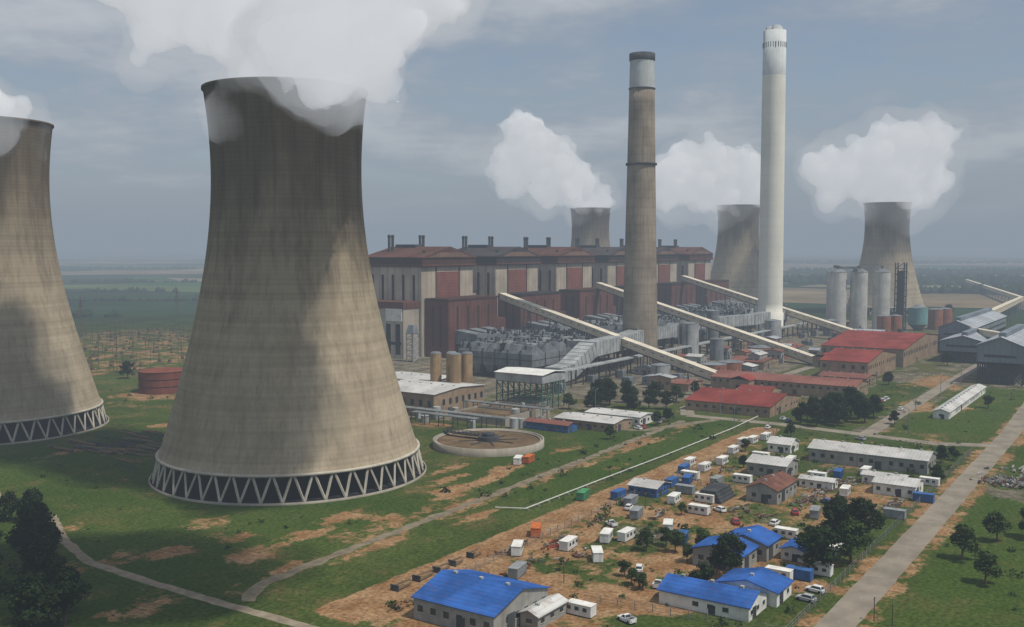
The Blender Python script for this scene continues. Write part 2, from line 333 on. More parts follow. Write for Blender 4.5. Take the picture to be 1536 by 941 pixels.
ribbon('footpath',[(-400,120),(-406,141),(-406,162),(-418,187),(-426,211),(-427,235),(-427,262),(-426,300)],2.8,pathm,.018,.3,2.5)
t=Thing('road_marking',-300,382); P=t.p('road_marking',paint)
for i in range(44): P.box(-470+i*9,-468+i*9,381.95,382.05,.041,.045)
t.done()
t=Thing('white_pipeline',-240,277); P=t.p('pipe',white)
pl=[(-326,268),(-322,276.5),(-277,277),(-225,278),(-157,278),(-120,276)]
for a,b_ in zip(pl[:-1],pl[1:]): P.beam((*a,.7),(*b_,.7),.24)
P=t.p('supports',conc)
for i in range(34): P.box(-322+i*6,-321.6+i*6,276.6,277.6,0,.55)
t.done()

# ================= cooling towers =================
def ct_r(z): return 25.8*math.sqrt(1+((z-106)/68.2)**2)
def cooling_tower(shell_top=134.0):
    t=Thing('cooling_tower',local=True); n=96
    zs=[8.5+(shell_top-8.5)*i/46 for i in range(47)]
    prof=[(ct_r(z),z) for z in zs]; prof[0]=(ct_r(8.5)+.5,8.4)
    pr=prof+[(ct_r(shell_top)+.55,shell_top),(ct_r(shell_top)+.55,shell_top+.9),(ct_r(shell_top)-.5,shell_top+.9)]+[(ct_r(z)-.45,z) for z in reversed(zs)]
    pr.append(pr[0]); t.p('shell',CT).lathe(0,0,pr,n,False,False)
    t.p('lower_ring_beam',legc).lathe(0,0,[(ct_r(8.5)+.5,8.3),(ct_r(8.5)+.9,8.4),(ct_r(8.5)+.8,9.1),(ct_r(8.5)+.1,9.2)],n,False,False)
    L=t.p('diagonal_columns',legc); k=44
    for i in range(k):
        a=2*math.pi*i/k; rb,rt=46.9,ct_r(8.5)-.1
        for sg in (-.46,.46):
            a2=a+sg*2*math.pi/k
            L.beam((rb*math.cos(a),rb*math.sin(a),.3),(rt*math.cos(a2),rt*math.sin(a2),8.9),.62,.62)
    t.p('pond_wall',conc).lathe(0,0,[(48.2,0),(48.2,.7),(47.7,.7),(47.7,0)],n,False,False)
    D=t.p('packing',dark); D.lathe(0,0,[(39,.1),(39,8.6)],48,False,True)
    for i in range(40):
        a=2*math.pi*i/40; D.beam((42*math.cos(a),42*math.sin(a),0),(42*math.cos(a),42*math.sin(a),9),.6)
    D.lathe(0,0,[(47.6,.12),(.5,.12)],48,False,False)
    return t.meshes()
ctm=cooling_tower()
for (x,y,r) in [(-79,354,.3),(-232,443,1.2),(109,1395,2),(293,1300,4),(460,1231,3)]: place('cooling_tower',ctm,(x,y,0),r)

# ================= steam: scattering core, absorbing wisps; added glow stands in for multiple scattering =================
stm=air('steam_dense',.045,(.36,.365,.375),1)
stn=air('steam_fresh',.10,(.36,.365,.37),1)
halos={}
def plume(puffs,kids=16,seed=1,vox=2.0,amp=3.0,wisp=6,core=None):
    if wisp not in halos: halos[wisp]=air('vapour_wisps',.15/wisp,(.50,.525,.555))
    ho=halos[wisp]
    random.seed(seed); par=bpy.data.objects.new('steam_plume',None); COL.objects.link(par)
    lst=[]
    for (x,y,z,r) in puffs:
        c=Vector((x,y,z)); lst.append((c,r))
        for i in range(kids):
            d=Vector((random.gauss(0,1),random.gauss(0,1),random.gauss(0,1))).normalized()
            r2=r*ru(.18,.45); lst.append((c+d*r*ru(.85,1.05),r2))
            if rnd()<.5:
                d2=(d+Vector((random.gauss(0,.4),random.gauss(0,.4),random.gauss(0,.4)))).normalized(); lst.append((c+d*r+d2*r2,r2*.45))
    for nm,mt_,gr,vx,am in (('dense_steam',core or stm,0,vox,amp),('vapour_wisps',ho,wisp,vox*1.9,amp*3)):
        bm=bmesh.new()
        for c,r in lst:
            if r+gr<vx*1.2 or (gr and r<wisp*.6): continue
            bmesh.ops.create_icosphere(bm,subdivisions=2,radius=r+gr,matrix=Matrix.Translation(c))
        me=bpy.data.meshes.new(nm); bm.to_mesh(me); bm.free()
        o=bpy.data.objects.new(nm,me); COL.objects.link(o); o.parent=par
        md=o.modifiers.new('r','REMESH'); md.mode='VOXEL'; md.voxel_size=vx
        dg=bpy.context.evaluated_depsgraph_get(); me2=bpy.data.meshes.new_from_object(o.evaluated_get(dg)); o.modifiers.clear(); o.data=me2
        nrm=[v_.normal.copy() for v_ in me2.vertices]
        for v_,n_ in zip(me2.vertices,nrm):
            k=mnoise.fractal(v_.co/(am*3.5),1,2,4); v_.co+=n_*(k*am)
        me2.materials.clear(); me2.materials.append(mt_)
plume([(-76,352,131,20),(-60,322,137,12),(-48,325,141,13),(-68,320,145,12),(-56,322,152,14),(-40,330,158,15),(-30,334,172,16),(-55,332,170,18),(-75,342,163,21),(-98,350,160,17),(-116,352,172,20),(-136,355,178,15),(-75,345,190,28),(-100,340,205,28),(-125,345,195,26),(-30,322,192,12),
  (-56,304,205,17),(-34,294,205,18),(-16,283,214,17),(-2,272,226,14),(12,259,234,14),(22,250,240,14),(32,242,248,15)],14,3,1.8,2.8,5,stn)  # puffs out of view, added to cast shadow on the near tower
plume([(10,168,268,26),(48,150,275,26),(-10,150,262,22),(30,185,262,16)],14,13,2.6,3,5)  # unseen steam overhead, added to shade the ground near left
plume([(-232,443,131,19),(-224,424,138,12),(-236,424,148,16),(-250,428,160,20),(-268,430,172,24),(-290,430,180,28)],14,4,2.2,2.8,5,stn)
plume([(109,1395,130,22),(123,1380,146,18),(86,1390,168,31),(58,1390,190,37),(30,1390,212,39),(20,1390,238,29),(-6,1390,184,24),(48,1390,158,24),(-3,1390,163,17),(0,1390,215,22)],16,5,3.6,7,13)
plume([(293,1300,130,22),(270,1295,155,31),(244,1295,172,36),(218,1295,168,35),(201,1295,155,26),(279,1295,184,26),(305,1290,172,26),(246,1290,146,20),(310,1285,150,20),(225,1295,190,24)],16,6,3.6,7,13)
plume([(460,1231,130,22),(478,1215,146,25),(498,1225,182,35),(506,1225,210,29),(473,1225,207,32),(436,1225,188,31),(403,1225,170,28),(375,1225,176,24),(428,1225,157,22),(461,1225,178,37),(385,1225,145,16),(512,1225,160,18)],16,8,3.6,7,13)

# ================= boiler house row =================
def boiler(k):
    s=95*k; t=Thing('boiler_house',s+30,-20); rm,fm=(roofbr,fascia) if k in (0,2,5) else (roofgr,fasciag)
    t.p('walls_front',beige).box(s-3.6,s+60,-52,-22,0,66)
    t.p('walls_end',beige2).box(s-3.75,s-3.6,-75,-22.2,0,66)
    t.p('walls_front',beige).box(s-3.4,s+59.8,-75,-52.1,0,65.9)
    P=t.p('red_panels',redpan); P.box(s+15,s+41,-22,-21.5,30,62)
    Q=t.p('recesses',brickd)
    for a,b_ in ((13,14.4),(41.6,43)): Q.box(s+a,s+b_,-22,-21.8,30,66)
    for i in range(5): Q.box(s-4.1,s-3.76,-70+i*10,-68+i*10,28,60)
    t.p('fascia',fm).box(s-5,s+61.5,-77,-20,66,72.5)
    t.p('fascia_trim',brick).box(s-5.3,s+61.8,-77.3,-19.7,66.6,67.8)
    t.p('roof',rm).house(s-5.6,s+62,-77.5,-19.3,72.5,73,81,'y')
    t.p('gable_boarding',pedi).add([(s+3,-19.15,73.1),(s+53,-19.15,73.1),(s+41,-19.15,76.6),(s+15,-19.15,76.6)],[(0,1,2,3)])
    V=t.p('roof_vents',steeld); V.box(s+24,s+32,-70,-50,79.5,82.6)
    for (a,b_) in ((12,-66),(16,-66),(42,-60),(46,-60)):
        V.cyl(s+a,b_,74,90,1.1,n=10); V.cyl(s+a,b_,88.2,89,1.5,n=10)
    for i in range(3): V.box(s+8+i*18,s+10+i*18,-30,-28,74,78)
    Bk=t.p('bunker_bay',brick); Bk.box(s,s+62,-21.4,0,0,41.5)
    t.p('bunker_parapet',fm).box(s-.4,s+62.4,-21.4,.4,41.5,43)
    for i in range(4): Q.box(s+10+i*13,s+12+i*13,0,.25,8,37)
    for b_ in (-15,-8): Q.box(s-.25,s,b_,b_+1.6,8,37)
    if k<5:
        t.p('link_walls',beige).box(s+62.4,s+91,-60,-40,0,44)
        t.p('link_roof',fm).box(s+62,s+91.3,-60.5,-39.5,44,45.5)
        t.p('link_base',brick).box(s+62.5,s+94.6,-39,-14,0,24)
    G=t.p('ducts',steel)
    for a in (8,24,40): G.hexa([(s+a,.3,10),(s+a+10,.3,10),(s+a+10,.3,20),(s+a,.3,20),(s+a,24,8),(s+a+10,24,8),(s+a+10,24,17),(s+a,24,17)])
    t.done()
for k in range(6): boiler(k)
t=Thing('turbine_hall',230,-100); t.p('walls',beige).box(-25,560,-125,-77.6,0,32); t.p('roof',roofbr).box(-26,561,-126,-77.4,32,34); t.done()
t=Thing('boiler_house_annex',-14,-50)
t.p('walls',beige2).box(-22,-4.2,-70,-24,0,36); t.p('band',brick).box(-22.4,-4.3,-70.4,-23.6,36,41)
t.p('pale_panel',white).box(-22.7,-22.1,-40,-25,27,36)
Q=t.p('openings',dark)
for i in range(5): Q.box(-22.3,-22,-67+i*9,-63+i*9,3,25)
Q.box(-22.35,-22,-68,-26,10,12)
t.done()
t=Thing('stair_tower',-30,-8); P=t.p('frame',steell)
for z in range(0,20,4):
    P.box(-34,-28,-11,-5,z+3.6,z+3.9); P.beam((-34,-11,z),(-34,-5,z+3.7),.35); P.beam((-34,-5,z),(-28,-5,z+3.7),.35)
for a in (-34,-28):
    for b_ in (-11,-5): P.box(a-.25,a+.25,b_-.25,b_+.25,0,20)
t.p('hoist_housing',steel).frus(-34.5,-27.5,-11.5,-4.5,20,26,1.5)
t.done()

# ================= precipitators =================
random.seed(21)
def precip(s0,s1,t0,t1,h=20):
    t=Thing('electrostatic_precipitator',(s0+s1)/2,(t0+t1)/2)
    G=t.p('casings',steel); D=t.p('frame',steeld); L=t.p('hoods',steell)
    ns=max(1,round((s1-s0)/16)); n2=max(1,round((t1-t0)/9)); ds=(s1-s0)/ns; dt=(t1-t0)/n2
    for i in range(ns):
        for j in range(n2):
            a=s0+i*ds; b_=t0+j*dt
            G.frus(a+3,a+ds-3,b_+3,b_+dt-3,3,8,-2.2); G.box(a+.5,a+ds-.5,b_+.2,b_+dt-.2,8,h-5)
            x0,x1,y0,y1=a+1,a+ds-1,b_+.8,b_+dt-.8; zt=h+ru(-.6,.6)
            M=L if rnd()<.22 else G
            M.hexa([(x0,y0,h-5),(x1,y0,h-5),(x1,y1,h-5),(x0,y1,h-5),(x0+2,y0+.3,zt),(x0+5.5,y0+.3,zt),(x0+5.5,y1-.3,zt),(x0+2,y1-.3,zt)])
            for c_ in (a+.6,a+ds-.6): D.box(c_-.3,c_+.3,b_+.3,b_+.9,0,h-3)
            D.box(a+.2,a+ds-.2,b_+.1,b_+dt-.1,h-9,h-8.6)
            for q in range(8):
                x=ru(a+1,a+ds-2.5); y=ru(b_+1,b_+dt-2); D.box(x,x+ru(.5,1.8),y,y+ru(.5,1.6),h-5,h-5+ru(2.5,7))
            if rnd()<.5: L.cyl(ru(a+8,a+ds-2),ru(b_+2,b_+dt-2),h-5,h+ru(-1,3),ru(.5,1.1),n=10)
            if rnd()<.6: D.beam((a+1,b_+ru(1,dt-1),h+1),(a+ds-1,b_+ru(1,dt-1),h-2),.5)
            for q in range(5): D.box(a+q*ds/5,a+q*ds/5+.12,b_,b_+.12,h-5,h-3.8)
            D.beam((a,b_+.06,h-3.8),(a+ds,b_+.06,h-3.8),.12)
    t.done()
precip(-72,-8,62,118,21); precip(-4,60,26,104,20); precip(96,158,26,104,20); precip(191,253,26,104,20); precip(286,348,26,104,20); precip(381,443,26,104,20)
def duct(pts,w,h,mt=steell,name='flue_duct'):
    t=Thing(name,pts[0][0],pts[0][1]); P=t.p('duct',mt); R_=t.p('stiffeners',steel); L=t.p('legs',steeld)
    for p,q in zip(pts[:-1],pts[1:]):
        P.beam(p,q,w,h); n=int((Vector(q)-Vector(p)).length/5)
        for i in range(n+1):
            c_=Vector(p).lerp(Vector(q),(i+.2)/(n+1)); d_=(Vector(q)-Vector(p)).normalized()*.12; R_.beam(c_-d_,c_+d_,w+.3,h+.3)
            if i%3==0 and c_.z>h/2+1: L.beam((c_.x,c_.y,0),(c_.x,c_.y,c_.z-h/2),.8)
    t.done()
duct([(-74,134,5),(-58,134,6),(-32,134,17),(20,132,18),(46,128,19)],11,9)
duct([(-20,112,17),(-20,130,17)],9,8); duct([(30,104,17),(30,128,18)],9,8)
duct([(150,108,17),(110,125,18),(70,127,19)],9,8); duct([(195,106,17),(260,130,18),(288,134,19)],9,9); duct([(400,108,17),(350,130,18),(314,134,19)],9,9)

# ================= chimneys =================
t=Thing('chimney',57.5,125)
def sr(z): return 12.9-4.6*(z/213)**.85
t.p('shaft',stackc).lathe(57.5,125,[(sr(z),z) for z in range(0,190,9)]+[(sr(189),189)],48,True,False)
t.p('pale_top',stackt).lathe(57.5,125,[(sr(189)+.02,189.003),(sr(212),212)],48,False,False)
t.p('rim',steeld).lathe(57.5,125,[(8.6,208.5),(8.9,209),(8.9,213.5),(7.4,213.5),(7.4,206)],48,False,False)
P=t.p('platforms',steeld); P.lathe(57.5,125,[(sr(137),137.1),(sr(137)+1.1,137.2),(sr(137)+1.1,138.6),(sr(137),138.6)],48,False,False)
P.lathe(57.5,125,[(sr(189),189.2),(sr(189)+.5,189.2),(sr(189)+.5,189.9),(sr(189),189.9)],48,False,False)
t.p('flue_openings',dark).box(44.5,45.6,121,129,14,24)
t.p('ladder',steeld).beam((57.5+sr(0),125,0),(57.5+sr(200)+.3,125,205),.5); t.done()
cs,ct_=301,133
t=Thing('chimney',cs,ct_)
def s2(z): return 10.9-1.0*(z/271)
t.p('shaft',stackw).lathe(cs,ct_,[(s2(0)+.8,0),(s2(0)+.8,22),(s2(22),22.2)]+[(s2(z),z) for z in range(30,230,12)]+[(s2(232),232)],56,True,False)
t.p('top_band',stackw2).lathe(cs,ct_,[(s2(232)+.02,232.003),(s2(271),271),(s2(271)-.8,271),(s2(271)-.8,262)],56,False,False)
P=t.p('ventilation_slots',steel)
for i in range(28):
    a=2*math.pi*i/28; r=s2(259)+.02; P.beam((cs+r*math.cos(a),ct_+r*math.sin(a),256),(cs+r*math.cos(a),ct_+r*math.sin(a),260.5),.6)
P=t.p('flues',stackt)
for i in range(3):
    a=2.1*i+.4; P.lathe(cs+4.3*math.cos(a),ct_+4.3*math.sin(a),[(3.6,260),(3.6,275),(3.0,275),(3.0,266)],24,False,False)
t.p('flues_dark',dark).lathe(cs,ct_,[(9,268),(.1,268)],32,False,False)
t.done()

# ================= conveyors =================
def conveyor(p,q,w=5,h=4.6):
    t=Thing('conveyor_gallery',p[0],p[1]); p=Vector(p);q=Vector(q); G=t.p('gallery',cream); G.beam(p,q,w,h)
    up=Vector((0,0,h/2+.25)); t.p('roof',creamr).beam(p+up,q+up,w+.7,.35)
    dn=Vector((0,0,-h/2-.5)); t.p('truss',steeld).beam(p+dn,q+dn,w-.6,.9)
    side=(q-p).cross(Vector((0,0,1))).normalized(); Wn=t.p('windows',glass); T=t.p('trestles',steel)
    n=int((q-p).length/9)
    for i in range(1,n):
        c_=p.lerp(q,i/n); d_=(q-p).normalized()*1.6
        for sg in (1,-1):
            cc=c_+side*sg*(w/2+.02)+Vector((0,0,.6)); Wn.beam(cc-d_,cc+d_,.06,.5)
        if i%4==0 and c_.z>6:
            for sg in (1,-1):
                a=c_+side*sg*w/2; b_=c_+side*sg*(w/2+c_.z*.09); T.beam((b_.x,b_.y,0),(a.x,a.y,a.z-h/2),.8)
            for zf in (.25,.5,.75):
                o_=(w/2+c_.z*.09*(1-zf)); T.beam(c_*1+side*o_-Vector((0,0,c_.z*(1-zf))),c_-side*o_-Vector((0,0,c_.z*(1-zf))),.5)
    t.done()
conveyor((72,-2,42),(-36,233,3)); conveyor((224,0,46),(104,236,3)); conveyor((409,0,48),(289,228,3))
for (a,b_) in ((-40,238),(102,241),(287,233)):
    t=Thing('transfer_house',a,b_); t.p('walls',tanw).box(a-6,a+6,b_-6,b_+6,0,7); t.p('roof',redr).roof(a-6,a+6,b_-6,b_+6,7,9,'x'); t.p('door',dark).box(a-6.1,a-6,b_-2,b_+2,0,4); t.done()

# ================= sheds & houses =================
def shed(name,s0,s1,t0,t1,ze,zr,axis,wm,rm,win=3.5,wz=None,door=True,ov=.5):
    t=Thing(name,(s0+s1)/2,(t0+t1)/2)
    t.p('walls',wm).house(s0,s1,t0,t1,0,ze,zr,axis); t.p('roof',rm).roof(s0,s1,t0,t1,ze+.03,zr+.03,axis,ov)
    P=t.p('windows',glass); Fr=t.p('window_frames',conc_lt); z0,z1=wz or (ze*.38,ze*.68)
    n=int((t1-t0)/win)
    for i in range(n):
        if rnd()<.15: continue
        c_=t0+(i+.5)*(t1-t0)/n; P.box(s0-.06,s0+.05,c_-win*.2,c_+win*.2,z0,z1); Fr.box(s0-.12,s0+.02,c_-win*.24,c_+win*.24,z0-.12,z0-.01)
    n=int((s1-s0)/win)
    for i in range(n):
        if rnd()<.15: continue
        c_=s0+(i+.5)*(s1-s0)/n; P.box(c_-win*.2,c_+win*.2,t1-.05,t1+.06,z0,z1); Fr.box(c_-win*.24,c_+win*.24,t1-.02,t1+.12,z0-.12,z0-.01)
    if door:
        c_=s0+(s1-s0)*.3; hh=min(ze*.8,3.6); t.p('door',steeld).box(c_-hh*.4,c_+hh*.4,t1+.01,t1+.13,0,hh)
        c_=t0+(t1-t0)*.6; t.p('door',steeld).box(s0-.13,s0-.01,c_-hh*.3,c_+hh*.3,0,hh*.8)
    x=(s0+s1)/2;y=(t0+t1)/2
    V=t.p('roof_vents',steell)
    if axis=='x':
        for i in range(int((s1-s0)/7)): V.box(s0+3+i*7,s0+3.8+i*7,y-.4,y+.4,zr-.1,zr+.6)
    else:
        for i in range(int((t1-t0)/7)): V.box(x-.4,x+.4,t0+3+i*7,t0+3.8+i*7,zr-.1,zr+.6)
    t.done()
shed('blue_roof_shed',-410,-389,305,326,4.8,7.6,'y',greyw,bluer)
shed('lean_to_shed',-401,-389.5,326.6,331,3.0,3.9,'x',greyw,whiter,door=False)
shed('blue_roof_building',-372,-361,345,366,3.2,5.2,'y',white,bluer); shed('blue_roof_building',-360,-350,354,368,3.3,5,'x',white,bluer)
shed('blue_roof_building',-342,-331.6,340,353,4.3,6.2,'x',greyw,bluer); shed('blue_roof_building',-330,-320,343,355,4.3,6.2,'x',greyw,bluer)
shed('blue_roof_cabin',-325,-316,357,363,2.8,3.8,'x',white,bluer,2.5)
shed('white_roof_shed',-203,-188,326,368,5,7,'y',greyw,whiter); shed('white_roof_shed',-238,-225,315,329,4.6,6.2,'y',greyw,whiter)
shed('brown_roof_shed',-273,-254,328,338,4.4,6.4,'x',greyw,rustr); shed('site_cabin',-245,-239,336,347,2.8,3.5,'y',white,whiter,2.5)
shed('white_roof_shed',-241,-229,359,372,3.8,5.2,'y',white,whiter,3); shed('site_cabin',-286,-276,293,303,3,4.2,'y',contm[1],whiter,2.5)
shed('site_cabin',-228,-222,352,366,3,3.8,'y',white,whiter,2.5); shed('white_house',-194,-184,307,316,3.4,5.2,'y',white,whiter,2.6)
shed('office_building',-193,-176,208,238,3.8,4.8,'y',tanw,whiter); shed('office_building',-172,-158,212,240,3.8,4.6,'y',white,whiter)
shed('office_building',-205,-197,200,222,3.2,4.2,'y',contm[1],redr2,3)
shed('red_roof_workshop',-118,-72,238,281,5,8.5,'y',tanw,redr,4); shed('red_roof_workshop',-66,-46,244,262,4,6,'y',tanw,redr,4)
shed('long_workshop',-38,-12,218,299,6.6,9,'y',tanw,redr2,4,(4,5.6))
shed('red_roof_hall',42,112,256,285,11,15.5,'y',tanw,redr,5,(6.5,9)); shed('red_roof_hall',125,262,232,287,12,18,'y',tanw,redr,5,(7,10))
shed('red_roof_hall',20,41,262,290,4,5.5,'y',tanw,redr2,5)
shed('long_store',-76,28,345,352,3.4,4.6,'x',white,whiter,4)
shed('tan_building',-207,-166,108,150,11,12.4,'y',tanw,whiter,5,(5,8)); shed('tan_building',-160,-135,70,112,9,10,'y',tanw,whiter,5,(5,7))
shed('low_store',-60,-40,196,214,4,5,'y',tanw,redr2); shed('low_store',60,90,190,214,5,6.5,'y',tanw,redr2); shed('low_store',150,190,176,200,5,6.5,'x',greyw,redr2); shed('low_store',320,350,200,225,6,8,'y',greyw,bluegreyr)
def staith(s0,s1,t0,t1,zb,zt,zr):
    t=Thing('coal_bunker_shed',(s0+s1)/2,(t0+t1)/2)
    t.p('walls',bluegrey).house(s0,s1,t0,t1,zb,zt,zr,'x'); t.p('roof',bluegreyr).roof(s0,s1,t0,t1,zt+.03,zr+.03,'x',.8)
    F=t.p('frame',steeld); F.box(s0+3,s1-3,t0+5,t1-5,0,zb)
    n=int((s1-s0)/8)
    for i in range(n+1):
        x=s0+.6+i*(s1-s0-1.2)/n
        for y in (t0+.6,(t0+t1)/2,t1-.6): F.box(x-.4,x+.4,y-.4,y+.4,0,zb)
        F.beam((x,t0+.6,0),(x,(t0+t1)/2,zb),.4); F.beam((x,(t0+t1)/2,zb),(x,t1-.6,0),.4)
    t.p('windows',glass).box(s0+4,s1-4,t1,t1+.08,zb+3,zb+4.5); t.p('windows',glass).box(s0-.08,s0,t0+4,t1-4,zb+3,zb+4.5)
    t.p('roof_monitor',bluegrey).box(s0+6,s1-6,(t0+t1)/2-2,(t0+t1)/2+2,zr-.6,zr+2.2)
    t.done()
staith(67,160,341,366,13,23,28); staith(238,400,287,312,11,20,25); staith(175,232,300,330,8,15,19)
conveyor((395,300,22),(914,262,12),5,5); conveyor((914,262,12),(1671,68,12),5,5); conveyor((160,350,20),(240,310,18),4,4)
t=Thing('ash_silo_group',410,180); P=t.p('silos',siloW); D=t.p('caps',steel)
for (a,b_) in ((396,166),(406,183),(418,201),(414,158)):
    P.cyl(a,b_,0,57,8,n=32); D.cyl(a,b_,57,60,8.3,3,32); D.box(a-1.5,a+1.5,b_-1.5,b_+1.5,59,63)
D.box(395,420,180,184,57,60.5); D.beam((396,166,61),(418,201,61),2.4)
D=t.p('lift_frame',steeld)
for z in range(0,64,6): D.box(424,434,212,220,z,z+.5); D.beam((424,212,z),(424,220,z+6),.5); D.beam((424,220,z),(434,220,z+6),.5)
for a in (424,434):
    for b_ in (212,220): D.box(a-.5,a+.5,b_-.5,b_+.5,0,66)
t.p('lift_house',steeld).box(426,433,213,219,0,58)
t.done()
t=Thing('storage_tank',450,228); t.p('shell',teal).cyl(450,228,6,22,9,n=28); t.p('cone',steel).cyl(450,228,22,25,9.2,1.5,28); t.p('cone',steel).cyl(450,228,0,6,3,8.8,28); t.done()
for (a,b_,r,h,mt) in ((92,148,6,26,steell),(100,165,5,15,steel),(176,130,5,30,steel),(260,150,7,18,steell),(10,200,8,8,tankorg),(28,204,8,8,tankorg),(120,190,9,9,tankorg),(138,196,9,9,tankorg),(345,175,7,14,steel),(372,215,6,18,tankorg),(384,222,6,18,tankorg),(-20,178,6,9,steell),(470,240,7,20,tankorg),(484,246,7,20,tankorg)):
    t=Thing('storage_tank',a,b_); t.p('shell',mt).cyl(a,b_,0,h,r,n=28); t.p('roof',steel).cyl(a,b_,h,h+r*.18,r+.15,.4,28); t.p('ladder',steeld).beam((a-r-.2,b_,0),(a-r-.2,b_,h),.4); t.done()
t=Thing('brown_silo_group',-170,130)
for i,(a,b_) in enumerate(((-171,123),(-166,129.5),(-170,135),(-163,137))):
    t.p('silos',siloB).cyl(a,b_,6,26,2.9,n=24); t.p('hoppers',steel).cyl(a,b_,2,6,.8,2.8,20); t.p('caps',steel).cyl(a,b_,26,26.8,3,2,24)
    for c_ in (-2.4,2.4):
        for d_ in (-2.4,2.4): t.p('legs',steeld).box(a+c_-.2,a+c_+.2,b_+d_-.2,b_+d_+.2,0,7)
t.done()
t=Thing('elevated_filter_house',-150,168); t.p('tank',steell).box(-162,-140,154,182,13.5,17.5); t.p('roof',white).roof(-162,-140,154,182,17.6,18.8,'y',.6)
F=t.p('frame',green)
for i in range(5):
    for j in range(5):
        a=-161.5+i*5.25; b_=154.5+j*6.75; F.box(a-.25,a+.25,b_-.25,b_+.25,0,13.5)
        if i<4 and j in(0,4): F.beam((a,b_,0),(a+5.25,b_,6.5),.25); F.beam((a,b_,13),(a+5.25,b_,6.5),.25)
        if j<4 and i in(0,4): F.beam((a,b_,0),(a,b_+6.75,6.5),.25); F.beam((a,b_,13),(a,b_+6.75,6.5),.25)
for z in (6.5,13.2):
    for i in range(5): F.beam((-161.5+i*5.25,154.5,z),(-161.5+i*5.25,181.5,z),.3)
    for j in range(5): F.beam((-161.5,154.5+j*6.75,z),(-140.5,154.5+j*6.75,z),.3)
t.p('pump_house',greyw).box(-158,-144,158,176,0,4)
t.done()
t=Thing('clarifier_tank',-246,209); c0=(-246,209)
t.p('wall',conc).lathe(*c0,[(22.6,0),(22.6,3),(21.9,3),(21.9,1.2)],72,False,False)
t.p('launder',conc).lathe(*c0,[(21.6,2.6),(20.9,2.6),(20.9,2.2)],72,False,False)
t.p('sludge_water',sludge).lathe(*c0,[(21.85,2.1),(.01,2.1)],72,False,False)
P=t.p('centre_drum',steeld); P.cyl(*c0,0,3.9,4.2,n=24); P.cyl(*c0,3.9,5.2,2.6,n=24)
S_=t.p('scraper_bridge',steeld)
for k in (-1.1,1.1):
    S_.beam((c0[0]+k,c0[1]-22.6,3.6),(c0[0]+k,c0[1]+4,3.6),.45); S_.beam((c0[0]+k,c0[1]-22.6,4.8),(c0[0]+k,c0[1]+4,4.8),.18)
    for i in range(12): S_.box(c0[0]+k-.06,c0[0]+k+.06,c0[1]-22+i*2,c0[1]-21.88+i*2,3.5,4.8)
S_.box(c0[0]-1.1,c0[0]+1.1,c0[1]-22.6,c0[1],3.45,3.55)
for i in range(8):
    a=2*math.pi*i/8; S_.beam((c0[0]+4*math.cos(a),c0[1]+4*math.sin(a),2.3),(c0[0]+12*math.cos(a),c0[1]+12*math.sin(a),2.3),.35)
t.done()
for (a,b_,r,h) in ((-222,-30,13,12),(-205,-8,12,13)):
    t=Thing('redbrown_storage_tank',a,b_); t.p('shell',tankred).cyl(a,b_,0,h,r,n=40); t.p('roof',tankred).cyl(a,b_,h,h+1.6,r+.3,.4,40)
    for z in (h*.33,h*.66): t.p('rings',fascia).lathe(a,b_,[(r,z),(r+.2,z),(r+.2,z+.3),(r,z+.3)],40,False,False)
    t.done()
random.seed(5)
t=Thing('pipe_rack',-190,165); F=t.p('frame',steeld); Pp=t.p('pipes',steell)
for (a,b0,b1) in ((-214,112,196),(-182,140,200),(-222,150,186)):
    for b_ in range(b0,b1,8):
        F.box(a-2,a-1.7,b_-.15,b_+.15,0,5); F.box(a+1.7,a+2,b_-.15,b_+.15,0,5); F.beam((a-2,b_,4.9),(a+2,b_,4.9),.3); F.beam((a-2,b_,3.5),(a+2,b_,3.5),.3)
    for k in range(4): Pp.beam((a-1.5+k,b0,5.3),(a-1.5+k,b1,5.3),.4)
for k in range(14):
    a=ru(-218,-172);b_=ru(140,200); Pp.cyl(a,b_,0,ru(2,6),ru(.8,2),n=14)
t.done()
t=Thing('walled_settling_basin',-196,178)
for (a0,a1,b0,b1) in ((-206,-186,160,190),(-184,-168,160,190)):
    t.p('walls',conc).box(a0,a1,b0,b0+.5,0,4); t.p('walls',conc).box(a0,a1,b1-.5,b1,0,4); t.p('walls',conc).box(a0,a0+.5,b0+.5,b1-.5,0,4); t.p('walls',conc).box(a1-.5,a1,b0+.5,b1-.5,0,4); t.p('water',sludge).box(a0+.5,a1-.5,b0+.5,b1-.5,0,3.2)
    for i in range(6): t.p('railing',steeld).box(a0-.05,a0+.1,b0+i*5.9,b0+.1+i*5.9,4,5.1)
    t.p('railing',steeld).beam((a0,b0,5.1),(a0,b1,5.1),.12)
t.done()
random.seed(31)
def transformer(a,b_):
    t=Thing('transformer',a,b_); w=ru(4,7); h=ru(3.5,6)
    t.p('tank',steel).box(a-w/2,a+w/2,b_-2,b_+2,.5,h)
    for i in range(5): t.p('radiators',steeld).box(a-w/2+i*w/5,a-w/2+i*w/5+.5,b_-3.2,b_-2.05,.8,h-.4)
    for i in range(3): t.p('bushings',brickd).cyl(a-w/3+i*w/3,b_,h,h+2,.25,.12,8)
    t.p('plinth',conc).box(a-w/2-.5,a+w/2+.5,b_-3.5,b_+2.5,0,.5); t.done()
for i in range(26): transformer(ru(-110,460),ru(150,212))
for i in range(22):
    a=ru(-100,430); b_=ru(150,215); w,l,h=ru(6,16),ru(6,14),ru(4,10)
    shed('plant_building',a,a+w,b_,b_+l,h,h+1.2,random.choice('xy'),random.choice([greyw,tanw,steel]),random.choice([whiter,redr2,bluegreyr,steell]))
t=Thing('pipe_bridge',0,150); F=t.p('frame',steeld); Pp=t.p('pipes',steell)
